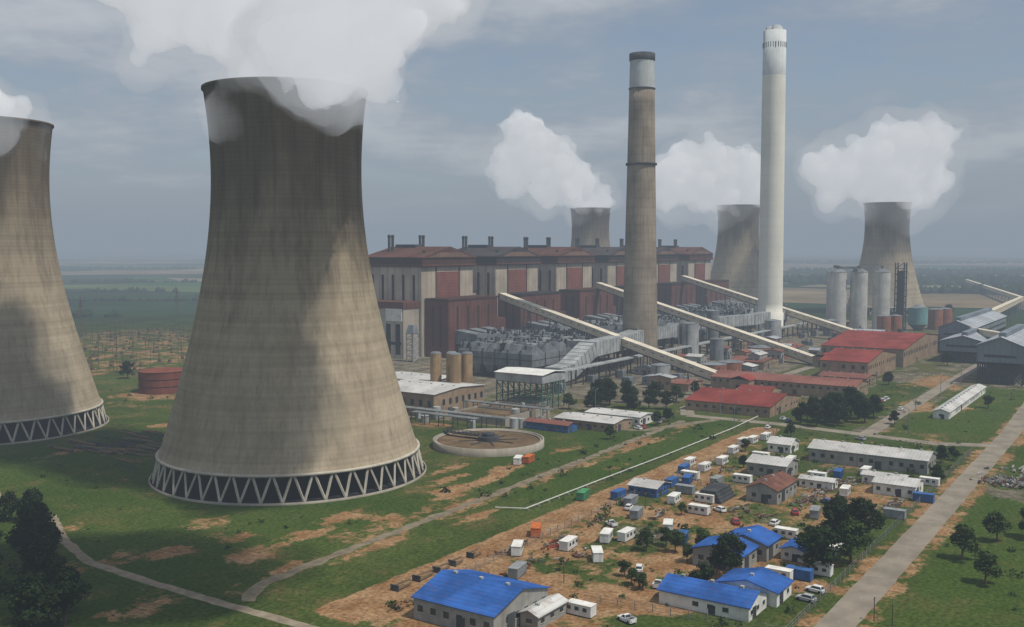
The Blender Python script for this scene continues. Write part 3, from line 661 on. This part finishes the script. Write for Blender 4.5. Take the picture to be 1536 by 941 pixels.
for a in range(-110,440,14): F.box(a-.3,a+.3,146,146.6,0,9); F.box(a-.3,a+.3,151,151.6,0,9); F.box(a-.2,a+.2,146,151.6,9,9.4)
for k in range(4): Pp.beam((-110,146.6+k*1.4,10),(440,146.6+k*1.4,10),.8)
t.done()
random.seed(9)
t=Thing('switchyard_gantries',-90,-260); P=t.p('gantries',gant); C_=t.p('conductors',steeld)
for i in range(15):
    a=-235+i*19
    for j in range(19):
        if rnd()<.25: continue
        b_=-410+j*16+ru(-5,5); h=ru(7,14); a1=a+ru(-5,5)
        P.beam((a1,b_,0),(a1,b_,h),.2)
        if j<18 and rnd()<.6: P.beam((a1,b_,h-1),(a1,b_+16,h-1),.2)
        for q in range(2):
            if rnd()<.5: x=a+ru(4,15);y=b_+ru(2,14); P.beam((x,y,0),(x,y,ru(3,7)),.2); P.box(x-.8,x+.8,y-.8,y+.8,0,ru(.8,1.8))
    if i<14:
        for j in range(0,26): C_.beam((a,-400+j*11,11),(a+19,-400+j*11,11),.05)
for (a,b_) in ((-250,-330),(-20,-420),(80,-330),(60,-240),(-120,-440),(150,-500),(260,-420),(400,-520)):
    for sg in (-1,1):
        P.beam((a+3*sg,b_-3,0),(a,b_,34),.3); P.beam((a+3*sg,b_+3,0),(a,b_,34),.3)
    for z in (20,25,30): P.beam((a,b_-7,z),(a,b_+7,z),.25)
t.done()

# ================= containers, cars, scrap =================
def container_proto(L,Wd,H,body,win):
    t=Thing('c',local=True); t.p('body',body).box(-L/2,L/2,-Wd/2,Wd/2,.25,H)
    t.p('roof',white if win else body).box(-L/2-.1,L/2+.1,-Wd/2-.1,Wd/2+.1,H,H+.12)
    R_=t.p('ribs',body)
    for i in range(int(L/.6)):
        for sg in (-1,1): R_.box(-L/2+.2+i*.6,-L/2+.4+i*.6,sg*(Wd/2+.03)-.03,sg*(Wd/2+.03)+.03,.35,H-.1)
    S2=t.p('skids',steeld); S2.box(-L/2,L/2,-Wd/2+.1,-Wd/2+.4,0,.25); S2.box(-L/2,L/2,Wd/2-.4,Wd/2-.1,0,.25)
    t.p('door',steel).box(L/2+.005,L/2+.06,-Wd*.35,Wd*.35,.35,H-.25)
    if win:
        for i in range(3):
            for sg in (-1,1): t.p('windows',glass).box(-L/2+1+i*2,-L/2+2+i*2,sg*(Wd/2+.08)-.02,sg*(Wd/2+.08)+.02,1.3,2.1)
    return t.meshes()
CP=[container_proto(6.1,2.5,2.6,c_,i==0) for i,c_ in enumerate(contm)]
def cont(s,t_,k,rot=0,sc=1.0):
    x,y,_=W(s,t_); place('site_cabin' if k==0 else 'shipping_container',CP[k],(x,y,0.02),TH+rot,sc)
H_=math.pi/2
for (s,t_,k,r) in [(-226,301,0,0),(-187,294,0,0),(-181,296,0,0),(-171,298,0,0),(-359,298,0,H_*.3),(-348,307,0,.1),(-342,293,2,.5),(-336,312,0,.3),(-332,316,0,0),(-300,284,3,.2),(-293,293,1,0),(-341,362,0,H_),(-338,366,1,H_),(-332,369,0,H_),(-275,308,4,H_),(-268,300,1,0),(-262,303,1,.2),(-255,301,0,H_),(-258,312,4,0),(-250,318,0,H_),(-232,338,0,H_),(-224,343,1,.1),(-243,375,1,H_),(-212,322,0,0),(-298,300,4,.1),(-313,368,0,0),(-282,318,0,H_),(-388,334,0,H_),(-240,300,0,0),(-247,295,1,.1),(-264,240,2,.2),(-268,238,0,.4),(-215,350,0,0),(-235,292,0,.05),(-205,297,0,0),(-210,310,0,H_),(-318,322,0,.4),(-296,322,0,H_),(-248,352,0,.1),(-219,372,0,H_),(-268,372,4,H_),(-310,308,4,.2),(-288,310,0,.1),(-326,330,1,.3),(-306,352,0,H_),(-280,352,4,.2),(-352,318,0,.6),(-374,308,4,.2)]: cont(s,t_,k,r)
def car_proto(body,pick=False):
    t=Thing('c',local=True); B_=t.p('body',body)
    sec=[(-2.15,.35,.75,.80),(-2.1,.3,.9,.86),(-1.2,.28,.95,.88),(1.0,.28,.92,.88),(1.9,.3,.78,.84),(2.15,.35,.6,.74)]
    pts=[];fs=[]
    for (x,z0,z1,w) in sec: pts+=[(x,-w,z0),(x,w,z0),(x,w,z1-.1),(x,w-.1,z1),(x,-w+.1,z1),(x,-w,z1-.1)]
    for i in range(5):
        for k in range(6): fs.append((i*6+k,i*6+(k+1)%6,i*6+6+(k+1)%6,i*6+6+k))
    fs+= [tuple(range(6)),tuple(range(30,36))]; B_.add(pts,fs)
    x0,x1=(-.6,.9) if pick else (-1.8,1.0)
    t.p('cabin_glass',glass).hexa([(x0,-.78,.9),(x1,-.78,.9),(x1,.78,.9),(x0,.78,.9),(x0+.3,-.62,1.42),(x1-.6,-.62,1.42),(x1-.6,.62,1.42),(x0+.3,.62,1.42)])
    B_.box(x0+.28,x1-.58,-.63,.63,1.42,1.48)
    for xx in (x0+.32,x1-.65):
        for yy in (-.66,.66): B_.beam((xx,yy,1.44),(xx+(.45 if xx>0 else -.25),yy*1.18,.92),.08)
    if pick: t.p('load_bed',steeld).box(-2.0,-.75,-.7,.7,.93,.97); B_.box(-2.1,-.7,-.86,-.78,.9,1.15); B_.box(-2.1,-.7,.78,.86,.9,1.15); B_.box(-2.14,-2.06,-.86,.86,.9,1.15)
    for xx in (-1.35,1.35):
        for yy in (-.82,.82):
            n=14; pts=[(xx+.33*math.cos(2*math.pi*k/n),yy+d_,.33+.33*math.sin(2*math.pi*k/n)) for d_ in (-.1,.1) for k in range(n)]
            t.p('wheels',tyre).add(pts,[(k,(k+1)%n,n+(k+1)%n,n+k) for k in range(n)]+[tuple(range(n)),tuple(range(n,2*n))])
    t.p('lamps',steell).box(2.1,2.17,-.65,-.4,.5,.62); t.p('lamps',steell).box(2.1,2.17,.4,.65,.5,.62); t.p('tail_lamps',redpan).box(-2.18,-2.1,-.75,-.5,.6,.75); t.p('tail_lamps',redpan).box(-2.18,-2.1,.5,.75,.6,.75)
    return t.meshes()
PICK=car_proto(carm[0],True); CARP=[car_proto(c_) for c_ in carm]
def car(s,t_,k=0,rot=0,pick=False):
    x,y,_=W(s,t_); place('pickup_truck' if pick else 'parked_car',PICK if pick else CARP[k],(x,y,.05),TH+rot,1.08)
for (s,t_,k,r,p) in [(-303,302,0,.2,0),(-322,306,0,1,1),(-386,344,0,1.2,1),(-354,331,0,.4,0),(-330,309,2,.3,0),(-345,372,0,1.4,0),(-352,372,2,1.4,0),(-318,340,0,.4,1),(-280,346,1,.4,0),(-262,350,3,1,0),(-150,331,2,1.2,0),(-146,290,0,.1,0),(-120,288,0,0,1),(-124,292,3,0,0),(-60,327,0,0,0),(-40,312,1,1,0),(-36,312,0,1,0),(-32,312,2,1,0),(-28,312,0,1,0),(-180,243,0,1.2,0),(-176,243,1,1.2,0),(-160,244,2,.2,0),(-150,241,0,.3,1),(-295,345,0,0,0),(-300,335,1,.6,0),(-224,335,2,.3,0),(-312,346,3,.9,0),(-290,326,0,1.1,0),(-362,340,0,.2,1)]: car(s,t_,k,r,bool(p))
random.seed(77)
scr=[mat('scrap_rust',(.15,.08,.05),.4,2,0),mat('scrap_grey',(.20,.20,.19),.3,2,0),mat('scrap_pale',(.38,.36,.32),.3,2,0),mat('scrap_red',(.30,.06,.04),.3,2,0),mat('timber',(.20,.145,.09),.3,2,0)]
def scrap(name,cs_,ct2,ls,lt,n,mts=None,zm=.9,sz=(.3,1.6)):
    t=Thing(name,cs_,ct2)
    for i in range(n):
        a=cs_+random.gauss(0,.36)*ls; b_=ct2+random.gauss(0,.36)*lt; m_=random.choice(mts or (scr[:3]+scr[4:]+scr[:2]+scr[:1])); P=t.p('pieces_'+m_.name,m_)
        l=ru(*sz)*1.3; an=ru(0,math.pi); P.beam((a,b_,ru(.1,.4)),(a+math.cos(an)*l,b_+math.sin(an)*l,ru(.2,zm)),ru(.15,sz[1]*.4),ru(.2,zm*.6))
    t.done()
for q in [(-345,302,12,3,26),(-350,312,10,4,18),(-357,294,14,3,20),(-246,344,18,5,90),(-232,347,14,4,50),(-225,355,8,8,40),(-286,330,8,6,25),(-262,344,14,3,40),(-318,300,10,3,16),(-215,338,10,4,30),(-305,312,10,3,22),(-330,322,8,4,14),(-365,305,8,3,18),(-290,338,6,6,14),(-405,335,6,6,14),(-240,322,6,4,14),(-252,368,14,3,40),(-275,364,12,3,26),(-380,300,6,4,20),(-402,298,12,2,20),(-235,306,8,3,14),(-270,355,20,6,26)]:
    scrap('scrap_heap',*q)
scrap('scrap_heap',-348,303,5,2,24,[scr[3]],.8)
scrap('scrapyard_pile',-200,394,10,14,260,[scr[1],scr[0],scr[1],scr[2]],1.6,(.6,2.0)); scrap('scrapyard_pile',-178,402,8,14,160,[scr[1],scr[0],scr[1],scr[2]],1.6,(.6,2.0))
t=Thing('pipe_stack',-276,320)
for k in range(4):
    for j in range(8-k): t.p('pipes',steeld).beam((-282,315+j*1.1+k*.55,.5+k*.95),(-270,315+j*1.1+k*.55,.5+k*.95),.9)
t.done()
t=Thing('lumber_rack',-385,290)
for k in range(5):
    a=-398+k*7+ru(-1.5,1.5); l=ru(4.5,7); t.p('racks',steeld).box(a,a+.3,289,291.4,0,1.5); t.p('beams',scr[4]).beam((a,289.3,1.0),(a+l,289.5+ru(-.5,.8),1.1),.4); t.p('beams',scr[4]).beam((a,291,.6),(a+l*.9,290.5,.5),.5)
t.done()
t=Thing('pipework_bundle',-320,88); P=t.p('pipes',steeld); Q=t.p('timbers',scr[4])
random.seed(3)
for i in range(70):
    a=ru(-352,-300); b_=ru(58,118); l=ru(8,22); an=ru(-.2,.5)+H_; (P if rnd()<.5 else Q).beam((a,b_,ru(.2,1)),(a+math.cos(an)*l*.3,b_+math.sin(an)*l,ru(.3,1.3)),ru(.25,.8))
t.done()
def fence(pts,name='wire_fence',h=2.0):
    t=Thing(name,*pts[0]); P=t.p('posts',conc); R_=t.p('rails',steel)
    for (a,b_),(c_,d_) in zip(pts[:-1],pts[1:]):
        n=max(1,int(math.hypot(c_-a,d_-b_)/4))
        for i in range(n):
            x=a+(c_-a)*i/n; y=b_+(d_-b_)*i/n; P.box(x-.09,x+.09,y-.09,y+.09,0,h)
        for z in (.5,1.2,h-.1): R_.beam((a,b_,z),(c_,d_,z),.05)
    t.done()
fence([(-380,297),(-300,296),(-215,297),(-152,296),(-150,374),(-375,375)]); fence([(-262,300),(-262,372)]); fence([(-215,297),(-215,372)]); fence([(-375,375),(-380,330)])
lt=Thing('l',local=True); lt.p('pole',steel).cyl(0,0,0,11,.16,.09,8); lt.p('arm',steel).beam((0,0,10.9),(1.8,0,11.4),.12); lt.p('lamp_head',steell).box(1.5,2.4,-.18,.18,11.3,11.5)
lm=lt.meshes()
for s,t_ in [(-150,276),(-122,258),(-122,285),(-126,345),(-60,334),(0,334),(60,334),(120,334),(-40,230),(20,230),(80,230),(-90,230),(-200,205),(-222,190),(-150,205),(-160,252)]:
    x,y,_=W(s,t_); place('street_lamp',lm,(x,y,0),ru(0,6),1)
pp=Thing('l',local=True); pp.p('pole',bark).cyl(0,0,0,7,.16,.11,8); pp.p('cross_arm',bark).box(-.9,.9,-.07,.07,6.3,6.5)
for k in (-.8,0,.8): pp.p('insulators',conc_lt).cyl(k,0,6.5,6.75,.07,n=6)
pm=pp.meshes()
for s,t_ in [(-356,388),(-357,392),(-320,303),(-300,306),(-372,320),(-280,304),(-260,306),(-240,308)]:
    x,y,_=W(s,t_); place('utility_pole',pm,(x,y,0),TH,.75)

# ================= trees =================
def tree_proto(seed,leaf,h=10,spread=.42,nl=2200,lobes=10):
    random.seed(seed); t=Thing('t',local=True); Tk=t.p('trunk',bark)
    Tk.cyl(0,0,0,h*.45,h*.032,h*.018,8); L=t.p('crown',leaf); cs2=[]
    for i in range(lobes):
        a=ru(0,6.28); r=h*spread*ru(.15,.8); z=h*ru(.28,.86); rr=h*ru(.14,.24)*(1.1-.4*(z/h)); c_=Vector((r*math.cos(a)*(1.25-z/h*.6),r*math.sin(a)*(1.25-z/h*.6),z)); cs2.append((c_,rr))
        Tk.beam((0,0,h*ru(.15,.4)),tuple(c_),h*.014)
    cs2.append((Vector((0,0,h*.84)),h*.16)); cs2.append((Vector((0,0,h*.5)),h*.24))
    for i in range(nl):
        c_,rr=random.choice(cs2); d=Vector((random.gauss(0,1),random.gauss(0,1),random.gauss(0,.8))); d.normalize(); p=c_+d*rr*ru(.45,1.12)
        s_=h*ru(.020,.045); u=Vector((random.gauss(0,1),random.gauss(0,1),random.gauss(0,.5))).normalized(); w_=u.cross(d+Vector((.01,.02,.03))).normalized()
        L.add([p-u*s_,p+w_*s_*.8,p+u*s_,p-w_*s_*.8],[(0,1,2,3)])
    return t.meshes()
TP=[tree_proto(1,leafA),tree_proto(2,leafA,spread=.36),tree_proto(3,leafB),tree_proto(4,leafB,spread=.5,lobes=8)]
def tree(s,t_,h,k=None):
    x,y,_=W(s,t_); place('tree',TP[random.randrange(4) if k is None else k],(x,y,0),ru(0,6.28),h/10*ru(.9,1.1))
random.seed(12)
for q in [(-347,352,11,0),(-362,351,9,1),(-293,362,11,0),(-300,371,12,0),(-319,373,12,2),(-332,370,12,0),(-326,366,10,3),(-308,366,12,0),(-300,396,9,2),(-317,404,8,2),(-278,401,9,2),(-270,408,10,3),(-260,414,9,0),(-103,334,7,0),(-214,373,6,0),(-179,368,7,0),(-172,371,6,1),(-199,-95,12,0),(-128,306,12,0),(-114,312,13,1),(-99,317,13,0),(-115,301,12,0),(-100,305,14,1),(-90,311,13,0),(-122,314,10,0),(-108,322,12,0),(-125,298,10,1),(-92,322,12,0),(-106,309,13,0),(-118,307,12,0),(-136,200,11,0),(-166,246,7,2),(-123,230,10,0),(-207,244,6,2),(-130,212,12,0),(-115,205,12,1),(-120,190,13,0),(-143,222,9,0),(-105,215,11,0),(-150,190,9,2),(-110,190,11,0),(-148,203,10,0),(-100,225,9,2),(-155,246,7,0),(-126,200,12,0),(-126,222,11,0),
 (-414,166,11,0),(-420,176,12,1),(-426,186,12,0),(-434,196,12,1),(-440,188,12,0),(-446,222,12,0),(-451,232,12,1),(-440,214,10,0),(-458,240,11,0),(-452,206,12,0),(-423,158,11,0),(-440,178,12,1),(-462,228,12,0),(-433,204,11,0),(-438,209,10,1),(-450,240,11,0),(-455,247,12,1),(-464,250,12,0),(-416,158,10,1),(-430,172,12,0),(-335,332,6,3),(-332,328,5,3),(-341,338,5,3),(-338,325,6,2),(-330,337,6,3),(678,215,15,0),(640,205,13,1),(-360,330,4,3),(-364,334,4,2),(-200,300,5,3),(-160,305,6,2),(30,300,9,0),(150,310,10,0),(200,225,11,0),(320,240,11,1),(-70,222,8,0),(560,150,15,0),(520,190,14,1),(620,100,15,0),(230,345,9,0),(-366,338,4,3),(-222,366,4,3),(-30,362,7,3),(-300,318,4,2),(-268,316,4,3),(-246,330,4,0),(-310,360,6,0),(-282,370,6,2),(-228,310,5,0)]: tree(*q)
random.seed(44); t=Thing('scrub_bushes',-280,300); P1=t.p('dark_foliage',leafA); P2=t.p('green_foliage',leafB)
regs=[(-410,-150,296,374,340),(-470,-300,60,250,60),(-320,-150,240,280,80),(-460,-100,390,470,160),(-260,-100,-60,100,120),(-150,60,236,370,130)]
for (a0,a1,b0,b1,n) in regs:
    for i in range(n):
        a=ru(a0,a1); b_=ru(b0,b1); h=ru(.3,1.2)*(1 if rnd()<.85 else 1.9); P=P1 if rnd()<.3 else P2
        if math.hypot(a+324,b_-177)<52 or math.hypot(a+246,b_-209)<25 or abs(b_-382)<6: continue
        for k in range(26):
            p=Vector((a+random.gauss(0,.45)*h,b_+random.gauss(0,.45)*h,abs(random.gauss(.4,.3))*h)); s_=ru(.12,.3)*h
            u=Vector((random.gauss(0,1),random.gauss(0,1),random.gauss(0,1))).normalized(); w_=u.orthogonal().normalized()
            P.add([p-u*s_,p+w_*s_,p+u*s_,p-w_*s_],[(0,1,2,3)])
t.done()
def woods(name,regs,seed,cell=16,h=15):
    random.seed(seed); P=Part(lambda x,y,z:(x,y,z))
    for (x0,x1,y0,y1,n) in regs:
        for i in range(n):
            x=ru(x0,x1); y=ru(y0,y1); hh=h*ru(.6,1.25); r=cell*ru(.35,.75); m_=6; pts=[(x+r*math.cos(k*1.047)*ru(.7,1.2),y+r*math.sin(k*1.047)*ru(.7,1.2),hh*ru(.25,.6)) for k in range(m_)]
            low=[(a,b_,0) for a,b_,_ in pts]; top=[(x+ru(-1,1)*r*.4,y+ru(-1,1)*r*.4,hh)]
            P.add(pts+low+top,[(k,(k+1)%6,12) for k in range(6)]+[(k,(k+1)%6,6+(k+1)%6,6+k) for k in range(6)])
    me=P.mesh(name,forestm); o=bpy.data.objects.new(name,me); COL.objects.link(o)
woods('woodland',[(620,1500,2150,2500,900),(900,2600,2900,3300,1300),(700,1300,1750,1800,130),(-100,700,2600,2700,250),(1000,4000,5000,5500,900)],1)
woods('hedgerow',[(-1900,-700,2300,2320,180),(-2500,-500,3800,3850,260),(-700,-350,1500,1510,60),(-3500,-200,6000,6100,300),(-1300,-600,1800,1812,60),(-600,-450,1150,1156,26)],2,12,9)
